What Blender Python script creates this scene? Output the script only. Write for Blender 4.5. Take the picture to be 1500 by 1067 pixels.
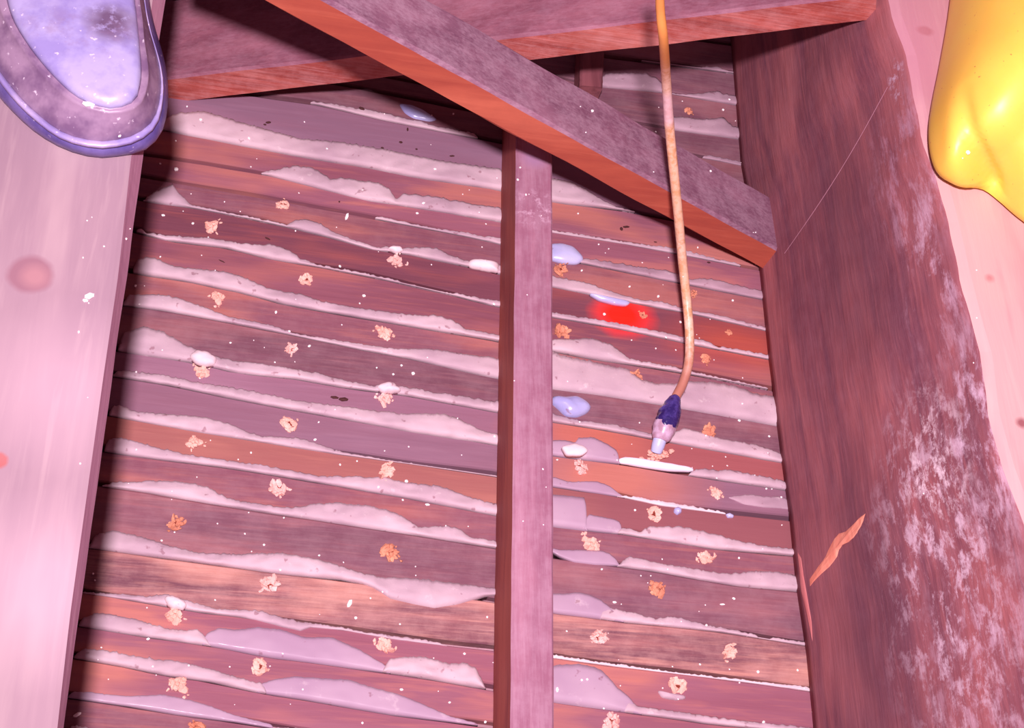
import bpy, bmesh, math, random
from mathutils import Vector, Matrix, noise
from mathutils.bvhtree import BVHTree
random.seed(7)
for o in list(bpy.data.objects): bpy.data.objects.remove(o)
S = bpy.context.scene
COL = S.collection

# ---------------------------------------------------------------- camera
F = 2308.6                                  # focal length in pixels of a 1500 px wide frame
CAM = Vector((0, 0, .868))                  # metres above the laths, which lie in the plane z = 0
Yc = Vector((-50, 3733, -F)).normalized(); Dc = Vector((-620, -1436, -F)).normalized()
Xc = Yc.cross(-Dc).normalized(); Zc = Xc.cross(Yc).normalized()
R = Matrix((Xc, Yc, Zc))
cd = bpy.data.cameras.new('camera'); cam = bpy.data.objects.new('camera', cd); COL.objects.link(cam)
cam.matrix_world = Matrix.Translation(CAM) @ R.to_4x4()
cd.sensor_width = 36; cd.lens = F / 1500 * 36; cd.clip_start = .01
S.camera = cam

# ---------------------------------------------------------------- light
w = bpy.data.worlds.new('attic_air'); S.world = w; w.use_nodes = True
w.node_tree.nodes['Background'].inputs[0].default_value = (.60, .25, .36, 1)
w.node_tree.nodes['Background'].inputs[1].default_value = .32
ld = bpy.data.lights.new('flash', 'SPOT'); ld.shadow_soft_size = .03; ld.spot_size = math.radians(70); ld.spot_blend = 1; ld.energy = 119
ld.color = (1, .83, .93)
fl = bpy.data.objects.new('flash', ld); COL.objects.link(fl)
fl.location = Vector((-.045, -.03, 1.14))
fl.rotation_euler = (Vector((.24, .62, 0)) - fl.location).to_track_quat('-Z', 'Y').to_euler()
S.view_settings.view_transform = 'Standard'; S.view_settings.look = 'None'
S.view_settings.exposure = 0; S.view_settings.gamma = 1; S.view_settings.use_curve_mapping = False

# ---------------------------------------------------------------- helpers
def ray(u, v): return R @ Vector((u - 750, 533.5 - v, -F))
def at(u, v, h=0.0):
    d = ray(u, v); return CAM + d * ((h - CAM.z) / d.z)
def lin(c):
    c = c / 255; return c / 12.92 if c <= .04045 else ((c + .055) / 1.055) ** 2.4
def rgb(r, g, b): return (lin(r), lin(g), lin(b), 1)
def lift(c, k): return tuple(min(255, v + (255 - v) * k) for v in c)
def interp(pts, x):
    if x <= pts[0][0]: a, b = pts[0], pts[1]
    elif x >= pts[-1][0]: a, b = pts[-2], pts[-1]
    else:
        for a, b in zip(pts, pts[1:]):
            if a[0] <= x <= b[0]: break
    return a[1] + (b[1] - a[1]) * (x - a[0]) / (b[0] - a[0] + 1e-9)
def nz(x, y=0, z=0): return noise.noise(Vector((x, y, z)))
def link(name, me, mats, parent=None, smooth=False):
    for m in (mats if isinstance(mats, (list, tuple)) else [mats]): me.materials.append(m)
    if smooth:
        for p in me.polygons: p.use_smooth = True
    o = bpy.data.objects.new(name, me); COL.objects.link(o)
    if parent: o.parent = parent
    return o
def mesh(name, vs, fs, mats, parent=None, smooth=False, mi=None):
    me = bpy.data.meshes.new(name); me.from_pydata([tuple(v) for v in vs], [], fs)
    if mi:
        for p, k in zip(me.polygons, mi): p.material_index = k
    me.update(); bm = bmesh.new(); bm.from_mesh(me); bmesh.ops.recalc_face_normals(bm, faces=bm.faces); bm.to_mesh(me); bm.free()
    return link(name, me, mats, parent, smooth)
def tag(o, label, cat, group=None):
    o['label'] = label; o['category'] = cat
    if group: o['group'] = group
    return o
def empty(name, loc):
    o = bpy.data.objects.new(name, None); COL.objects.link(o); o.location = loc; o.empty_display_size = .02; return o
def adopt(o, p):
    o.parent = p; o.matrix_parent_inverse = Matrix.Translation(-p.location); return o
def tube_mesh(pts, rad, n=12):
    vs, fs = [], []; N = len(pts)
    for i, p in enumerate(pts):
        t = (pts[min(i + 1, N - 1)] - pts[max(i - 1, 0)]).normalized()
        a = t.cross(Vector((0, .2, 1))).normalized(); b = t.cross(a)
        r = rad[i] if isinstance(rad, list) else rad
        for k in range(n):
            q = 2 * math.pi * k / n; vs.append(p + (a * math.cos(q) + b * math.sin(q)) * r)
    for i in range(N - 1):
        for k in range(n):
            fs.append((i*n+k, i*n+(k+1) % n, (i+1)*n+(k+1) % n, (i+1)*n+k))
    fs.append(tuple(range(n - 1, -1, -1))); fs.append(tuple((N-1)*n+k for k in range(n)))
    return vs, fs
def smooth_path(pts, k=8):
    out = []
    P = [pts[0]] + list(pts) + [pts[-1]]
    for i in range(1, len(P) - 2):
        for j in range(k):
            t = j / k; a, b, c, d = P[i-1], P[i], P[i+1], P[i+2]
            out.append(.5*((2*b)+(c-a)*t+(2*a-5*b+4*c-d)*t*t+(3*b-3*c+d-a)*t**3))
    out.append(pts[-1]); return out
def resample(poly, n):
    P = [Vector(p) for p in poly] ; P.append(P[0])
    L = [0]
    for a, b in zip(P, P[1:]): L.append(L[-1] + (b - a).length)
    out = []; j = 0
    for i in range(n):
        s = L[-1] * i / n
        while L[j + 1] < s: j += 1
        t = (s - L[j]) / (L[j+1] - L[j] + 1e-12); out.append(P[j].lerp(P[j+1], t))
    return out
def dome(name, poly, z0, h, mats, parent, n=40, rings=6, power=2.4, rough=0.0, skirt=.003, rag=0.0):
    """a blob lying on the plane z0: its outline, given in frame pixels at that height, rises to h"""
    P = resample([at(u, v, z0) for u, v in poly], n)
    P = [(P[i-1] + P[i] * 2 + P[(i+1) % n]) / 4 for i in range(n)]
    c = sum(P, Vector()) / n
    vs, fs = [], []
    for i, p in enumerate(P):
        if rag: P[i] = p = c + (p - c) * (1 + rag * nz(p.x * 300, p.y * 300, 3))
        vs.append(p - Vector((0, 0, skirt)))
    for r in range(rings):
        s = math.cos(r / rings * math.pi / 2)
        hh = h * (1 - s ** power) ** (1 / power)
        for p in P:
            q = c + (p - c) * s; q.z = z0 + hh * (1 + rough * nz(q.x * 150, q.y * 150)); vs.append(q)
    vs.append(c + Vector((0, 0, h)))
    for r in range(rings):
        for k in range(n): fs.append((r*n+k, r*n+(k+1) % n, (r+1)*n+(k+1) % n, (r+1)*n+k))
    for k in range(n): fs.append((rings*n+k, rings*n+(k+1) % n, len(vs)-1))
    fs.append(tuple(range(n - 1, -1, -1)))
    return mesh(name, vs, fs, mats, parent, True)

# ---------------------------------------------------------------- materials
class NT:
    def __init__(s, name):
        s.m = bpy.data.materials.new(name); s.m.use_nodes = True; s.t = s.m.node_tree
        s.b = s.t.nodes['Principled BSDF']; s.tc = s.n('ShaderNodeTexCoord'); s.P = s.tc.outputs['Object']
    def n(s, k, **kw):
        x = s.t.nodes.new(k)
        for a, b in kw.items(): setattr(x, a, b)
        return x
    def l(s, a, b): s.t.links.new(a, b)
    def mapping(s, rot=(0, 0, 0), scale=(1, 1, 1), off=None, src=None):
        m = s.n('ShaderNodeMapping'); m.inputs['Rotation'].default_value = rot; m.inputs['Scale'].default_value = scale
        s.l(src or s.P, m.inputs[0])
        if off: s.l(off, m.inputs['Location'])
        return m.outputs[0]
    def noise(s, vec, scale, detail=4, rough=.55, dist=0.):
        x = s.n('ShaderNodeTexNoise'); x.inputs['Scale'].default_value = scale; x.inputs['Detail'].default_value = detail
        x.inputs['Roughness'].default_value = rough; x.inputs['Distortion'].default_value = dist
        s.l(vec, x.inputs['Vector']); return x.outputs['Fac']
    def ramp(s, fac, a, b, va=0, vb=1):
        r = s.n('ShaderNodeMapRange'); r.clamp = True
        for i, v in zip((1, 2, 3, 4), (a, b, va, vb)): r.inputs[i].default_value = v
        s.l(fac, r.inputs[0]); return r.outputs[0]
    def mul(s, a, b, op='MULTIPLY'):
        m = s.n('ShaderNodeMath', operation=op)
        for i, v in enumerate((a, b)):
            if isinstance(v, (int, float)): m.inputs[i].default_value = v
            else: s.l(v, m.inputs[i])
        return m.outputs[0]
    def mix(s, fac, a, b, mode='MIX'):
        m = s.n('ShaderNodeMix', data_type='RGBA', blend_type=mode)
        for i, v in ((0, fac), (6, a), (7, b)):
            if isinstance(v, (int, float)): m.inputs[i].default_value = v
            elif isinstance(v, tuple): m.inputs[i].default_value = v
            else: s.l(v, m.inputs[i])
        return m.outputs[2]
    def spot(s, centre, rad, soft=.35, stretch=(1, 1, 1), wob=.3):
        a = s.n('ShaderNodeVectorMath', operation='SUBTRACT'); s.l(s.P, a.inputs[0]); a.inputs[1].default_value = tuple(centre)
        b = s.n('ShaderNodeVectorMath', operation='MULTIPLY'); s.l(a.outputs[0], b.inputs[0]); b.inputs[1].default_value = stretch
        c = s.n('ShaderNodeVectorMath', operation='LENGTH'); s.l(b.outputs[0], c.inputs[0])
        n = s.noise(s.P, .6 / rad, 3); d = s.mul(n, rad * wob * 2, 'MULTIPLY'); e = s.mul(c.outputs['Value'], d, 'ADD')
        return s.ramp(e, rad * (1 - soft) + rad * wob, rad * (1 + soft) + rad * wob, 1, 0)
    def done(s, col, rough=.7, bump=None, bs=.3, bd=.001, spec=.3):
        if isinstance(col, tuple): s.b.inputs['Base Color'].default_value = col
        else: s.l(col, s.b.inputs['Base Color'])
        if isinstance(rough, (int, float)): s.b.inputs['Roughness'].default_value = rough
        else: s.l(rough, s.b.inputs['Roughness'])
        s.b.inputs['Specular IOR Level'].default_value = spec
        if bump is not None:
            k = s.n('ShaderNodeBump'); k.inputs['Strength'].default_value = bs; k.inputs['Distance'].default_value = bd
            s.l(bump, k.inputs['Height']); s.l(k.outputs[0], s.b.inputs['Normal'])
        return s.m

def wood(name, base, dark, light, grain='x', angle=0., dust=None, dust_amt=0., blotch=.5, spots=(), rnd=.0, rough=.72, gs=1., bs=.35, contrast=1.):
    t = NT(name)
    info = t.n('ShaderNodeObjectInfo'); off = t.n('ShaderNodeCombineXYZ')
    rr = t.mul(info.outputs['Random'], 7.3)
    for i in range(3): t.l(rr, off.inputs[i])
    sc = {'x': (4, 60, 60), 'y': (60, 4, 60), 'z': (60, 60, 4)}[grain]
    v = t.mapping((0, 0, angle), sc, off.outputs[0]) if not isinstance(angle, tuple) else t.mapping(angle, sc, off.outputs[0])
    g = t.noise(v, 1.3 * gs, 6, .65, .5); g2 = t.noise(v, 5 * gs, 4, .6)
    sc2 = tuple(.12 * a for a in sc)
    b0 = 0; v2 = t.mapping((0, 0, angle) if not isinstance(angle, tuple) else angle, {'x': (6, 22, 22), 'y': (22, 6, 22), 'z': (22, 22, 6)}[grain], off.outputs[0])
    b = t.noise(v2, 1.2, 3, .5)
    lo, hi = .5 - .17 / contrast, .5 + .2 / contrast
    c = t.mix(t.ramp(g, lo, hi), rgb(*dark), rgb(*base))
    c = t.mix(t.mul(t.ramp(b, .5, .64), blotch), c, rgb(*light))
    c = t.mix(t.mul(t.ramp(b, .47, .34), blotch), c, rgb(*dark))
    c = t.mix(t.mul(t.ramp(g2, .52, .75), .35), c, rgb(*light))
    g3 = t.noise(t.mapping((0, 0, angle) if not isinstance(angle, tuple) else angle, {'x': (3, 34, 34), 'y': (34, 3, 34), 'z': (34, 34, 3)}[grain], off.outputs[0]), 1.9, 4, .6, .8)
    c = t.mix(t.mul(t.ramp(g3, .6, .68), .55 * blotch), c, rgb(*light)); c = t.mix(t.mul(t.ramp(g3, .4, .32), .6 * blotch), c, rgb(*dark))
    if dust:
        d = t.noise(t.mapping((0, 0, 0), (1, 1, 1), off.outputs[0]), 60, 6, .7)
        d2 = t.noise(v, 9, 3, .7)
        f = t.mul(t.ramp(t.mul(t.mul(d, .6), t.mul(d2, .4), 'ADD'), .42, .6), dust_amt)
        c = t.mix(f, c, rgb(*dust))
    for s in spots:
        m = t.spot(s['c'], s['r'], s.get('soft', .35), s.get('st', (1, 1, 1)), s.get('wob', .3))
        if s.get('speck'):
            m = t.mul(m, t.ramp(t.noise(t.mapping((0, 0, 0), s.get('sps', (1, 1, 1))), s['speck'], 6, .75, .25), .5, .62))
        c = t.mix(t.mul(m, s.get('a', 1)), c, rgb(*s['col']))
    if rnd:
        h = t.n('ShaderNodeHueSaturation'); t.l(c, h.inputs['Color'])
        t.l(t.ramp(info.outputs['Random'], 0, 1, 1 - rnd, 1 + rnd), h.inputs['Value']); c = h.outputs[0]
    return t.done(c, rough, t.mul(t.mul(g2, .6), t.mul(g, .6), 'ADD'), bs, .0012)

def plaster(name, base, shade, rough=.75, bs=.35, spec=.3, scale=90, coat=0):
    t = NT(name)
    a = t.noise(t.P, scale, 6, .65); b = t.noise(t.P, 22, 3, .5)
    c = t.mix(t.ramp(b, .36, .64), rgb(*shade), rgb(*base))
    c = t.mix(t.mul(t.ramp(a, .62, .75), .5), c, rgb(230, 215, 215))
    c = t.mix(t.mul(t.ramp(t.noise(t.P, 160, 2), .68, .74), .5), c, rgb(120, 60, 75))
    if coat: t.b.inputs['Coat Weight'].default_value = coat; t.b.inputs['Coat Roughness'].default_value = .15
    return t.done(c, rough, a, bs, .0012, spec)

LA = .05
def lw(n, base, dark, light, **k): return wood(n, tuple(v * q for v, q in zip(base, (.9, .95, .97))), lift(dark, .05), tuple(v * q for v, q in zip(light, (.93, .96, .99))), 'x', LA, rnd=.08, **k)
red = at(912, 462)  # centre of a red glow of light, painted into the lath colour
WD = {
 'm': lw('lath_mauve', (150, 108, 128), (132, 88, 108), (165, 122, 140), blotch=.5, bs=.12, contrast=.5),
 'p': lw('lath_purple_brown', (134, 80, 94), (98, 56, 70), (168, 104, 104), dust=(190, 160, 165), dust_amt=.12),
 'd': lw('lath_dark', (118, 66, 84), (84, 42, 60), (170, 94, 84), dust=(180, 150, 160), dust_amt=.12),
 'b': lw('lath_red_brown', (150, 88, 100), (112, 60, 76), (198, 116, 96), dust=(200, 160, 160), dust_amt=.1),
 'r': lw('lath_stained_painted_glow', (136, 72, 84), (98, 48, 62), (180, 92, 78),
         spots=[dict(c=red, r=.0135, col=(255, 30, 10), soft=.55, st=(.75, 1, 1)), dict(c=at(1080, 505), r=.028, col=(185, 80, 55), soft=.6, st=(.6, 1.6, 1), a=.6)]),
 'q': lw('lath_red_brown_stained_glow', (150, 86, 98), (112, 58, 72), (190, 110, 92), spots=[dict(c=red, r=.0135, col=(255, 30, 10), soft=.55, st=(.75, 1, 1)), dict(c=at(1080, 505), r=.028, col=(190, 84, 58), soft=.6, st=(.6, 1.6, 1), a=.6)]),
 't': lw('lath_mauve_and_brown', (150, 104, 122), (130, 82, 100), (166, 118, 134), blotch=.5, contrast=.5, spots=[dict(c=at(1010, 655), r=.085, col=(150, 78, 76), soft=.25, a=.85), dict(c=at(860, 640), r=.02, col=(186, 104, 84), soft=.6, st=(.5, 1.3, 1), a=.7)]),
 'n': lw('lath_mauve_stained', (152, 106, 124), (132, 86, 104), (168, 122, 136), blotch=.5, contrast=.5, spots=[dict(c=at(900, 700), r=.03, col=(196, 118, 98), soft=.6, st=(.6, 1.3, 1), a=.8)]),
 'o': lw('lath_orange', (178, 108, 98), (148, 82, 80), (198, 124, 106), blotch=.5, contrast=.6, spots=[dict(c=at(1040, 765), r=.1, col=(138, 80, 88), soft=.35, a=.9)]),
 's': lw('lath_weathered', (176, 110, 108), (104, 58, 70), (228, 158, 136), blotch=.8, gs=1.6, contrast=1.6, dust=(225, 180, 170), dust_amt=.2),
 'k': lw('lath_rose', (160, 96, 110), (126, 68, 84), (200, 120, 102), contrast=.9, blotch=.7),
}
M_key = plaster('plaster_key', (200, 174, 182), (178, 150, 162))
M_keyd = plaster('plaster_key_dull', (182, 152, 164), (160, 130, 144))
M_film = plaster('resin_film', (178, 150, 168), (166, 136, 158), .55, .08, .25, 40, .1)
M_white = plaster('fresh_plaster', (232, 210, 214), (215, 188, 196), .6, .5)
M_blob = plaster('adhesive', (190, 190, 228), (160, 158, 208), .25, .1, .6, 40, .5)
M_base = plaster('plaster_backing', (170, 130, 140), (150, 112, 120))

# ---------------------------------------------------------------- lath and plaster ceiling, seen from above
G = {  # gap -> points along the crisp upper edge of the lath that lies below it
 'A': [(300, -78), (882, 40), (1072, 66)], 'B': [(300, -40), (882, 82), (1072, 106)],
 'T2': [(300, 8), (882, 128), (967, 135), (1072, 153)], 'T3': [(300, 62), (750, 150), (997, 192), (1077, 203)],
 'T4': [(300, 90), (467, 119), (1053, 236), (1083, 242)], 'K0': [(240, 122), (467, 153), (567, 177), (700, 203), (1100, 285)],
 'K1': [(200, 186), (243, 190), (333, 208), (433, 227), (533, 243), (617, 260), (720, 275), (812, 295), (910, 307), (1100, 345)],
 'K2': [(200, 226), (243, 232), (385, 255), (433, 267), (533, 293), (633, 308), (723, 323), (812, 341), (919, 358), (1020, 377), (1085, 390)],
 'K2b': [(200, 258), (400, 292), (550, 320), (683, 346), (723, 355), (815, 379), (857, 386), (940, 403), (1015, 418), (1111, 437)],
 'K3': [(213, 295), (287, 305), (367, 320), (467, 343), (547, 366), (600, 373), (683, 390), (723, 399), (812, 421), (908, 440), (1020, 461), (1116, 483)],
 'K4': [(202, 340), (243, 352), (333, 363), (400, 380), (463, 390), (553, 407), (667, 433), (720, 447), (812, 465), (873, 475), (930, 486), (1002, 502), (1122, 525)],
 'K5': [(200, 400), (267, 410), (350, 427), (417, 445), (483, 457), (600, 477), (718, 497), (812, 514), (887, 528), (967, 540), (1052, 555), (1125, 570)],
 'K6': [(183, 448), (233, 453), (333, 472), (400, 485), (533, 513), (600, 525), (718, 552), (812, 570), (887, 580), (1007, 600), (1135, 623)],
 'K7': [(177, 515), (277, 530), (350, 547), (433, 555), (500, 567), (600, 580), (718, 602), (815, 619), (887, 630), (988, 649), (1140, 677)],
 'K8': [(170, 552), (243, 563), (333, 582), (417, 598), (500, 613), (600, 632), (718, 650), (815, 668), (905, 679), (1020, 698), (1143, 717)],
 'K9': [(163, 610), (233, 623), (300, 635), (383, 648), (467, 662), (600, 680), (718, 697), (815, 714), (913, 729), (967, 741), (1060, 753), (1148, 762)],
 'K10': [(157, 662), (233, 673), (317, 683), (383, 693), (467, 707), (600, 730), (715, 753), (815, 772), (914, 783), (1047, 804), (1159, 814)],
 'K11': [(153, 713), (217, 722), (300, 737), (383, 750), (467, 763), (600, 783), (709, 800), (815, 818), (964, 838), (1025, 850), (1087, 860), (1163, 866)],
 'K12': [(134, 803), (206, 813), (327, 829), (413, 841), (499, 851), (600, 864), (711, 880), (815, 899), (918, 912), (1056, 926), (1172, 945)],
 'K13': [(120, 868), (186, 879), (292, 898), (413, 912), (503, 923), (572, 936), (651, 945), (709, 951), (815, 965), (903, 977), (1087, 999), (1179, 1012)],
 'K14': [(117, 918), (172, 927), (241, 937), (309, 947), (395, 963), (499, 977), (606, 991), (708, 1009), (815, 1030), (939, 1047), (1041, 1061), (1179, 1075)],
 'K15': [(113, 965), (172, 975), (241, 989), (309, 999), (378, 1015), (447, 1025), (572, 1047), (700, 1063), (900, 1098), (1180, 1138)],
 'K16': [(103, 1023), (189, 1035), (258, 1047), (344, 1058), (600, 1100), (1180, 1190)],
 'Y': [(103, 1078), (344, 1114), (600, 1152), (1180, 1240)], 'Z': [(103, 1130), (344, 1166), (600, 1204), (1180, 1292)],
}
order = ['A', 'B', 'T2', 'T3', 'T4', 'K0', 'K1', 'K2', 'K2b', 'K3', 'K4', 'K5', 'K6', 'K7', 'K8', 'K9', 'K10', 'K11', 'K12', 'K13', 'K14', 'K15', 'K16', 'Y', 'Z']
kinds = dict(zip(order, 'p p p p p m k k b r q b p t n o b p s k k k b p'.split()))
for n_ in range(6):        # laths beyond the top of the picture
    k = 'above%d' % n_; G[k] = [(u, v - 40 * (n_ + 1)) for u, v in G['A']]; order.insert(0, k); kinds[k] = 'pbkdpb'[n_]
W = {k: sorted([(at(u, v).x, at(u, v).y) for u, v in pts]) for k, pts in G.items()}
def yline(k, x):
    P = W[k]
    a, b = P[0][0], P[-1][0]
    if x < a or x > b:      # carry on along the mean direction of the lath
        sl = (P[-1][1] - P[0][1]) / (b - a); e = P[0] if x < a else P[-1]
        return e[1] + sl * (x - e[0])
    return interp(P, x)
ceil_v = [(-.34, .08, -.022), (.72, .08, -.022), (.72, 1.12, -.022), (-.34, 1.12, -.022), (-.34, .08, -.0075), (.72, .08, -.0075), (.72, 1.12, -.0075), (-.34, 1.12, -.0075)]
ceiling = mesh('ceiling', ceil_v, [(0, 1, 2, 3), (4, 5, 6, 7), (0, 1, 5, 4), (1, 2, 6, 5), (2, 3, 7, 6), (3, 0, 4, 7)], M_base)
ceiling['kind'] = 'structure'
laths = {}; LZ = {}
for i, k in enumerate(order[:-1]):
    nx = order[i + 1]; NX = 72; vs, fs = [], []
    dz = LZ[k] = random.uniform(-.0009, .0006)
    tilt = random.uniform(-.0008, .0008)
    for j in range(NX + 1):
        x = -.32 + 1.02 * j / NX
        y1 = yline(k, x) + .0004 * nz(x * 60, i * 3.1)
        y0 = yline(nx, x) + .0036 + .0012 * nz(x * 18, i * 5.7)
        for (t, zz) in ((0, -.0074), (0, -.0012), (.035, 0), (.35, .0003), (.65, .0003), (.965, 0), (1, -.0012), (1, -.0074)):
            y = y0 + (y1 - y0) * t
            z = zz if zz < -.005 else zz + dz + tilt * (t - .5) + .0005 * nz(x * 9, y * 40, i)
            vs.append((x, y, z))
    n = 8
    for j in range(NX):
        for q in range(n): fs.append((j*n+q, j*n+(q+1) % n, (j+1)*n+(q+1) % n, (j+1)*n+q))
    fs.append(tuple(range(n))); fs.append(tuple(NX*n+q for q in range(n)))
    laths[k] = mesh('lath', vs, fs, WD[kinds[k]], ceiling)

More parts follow.
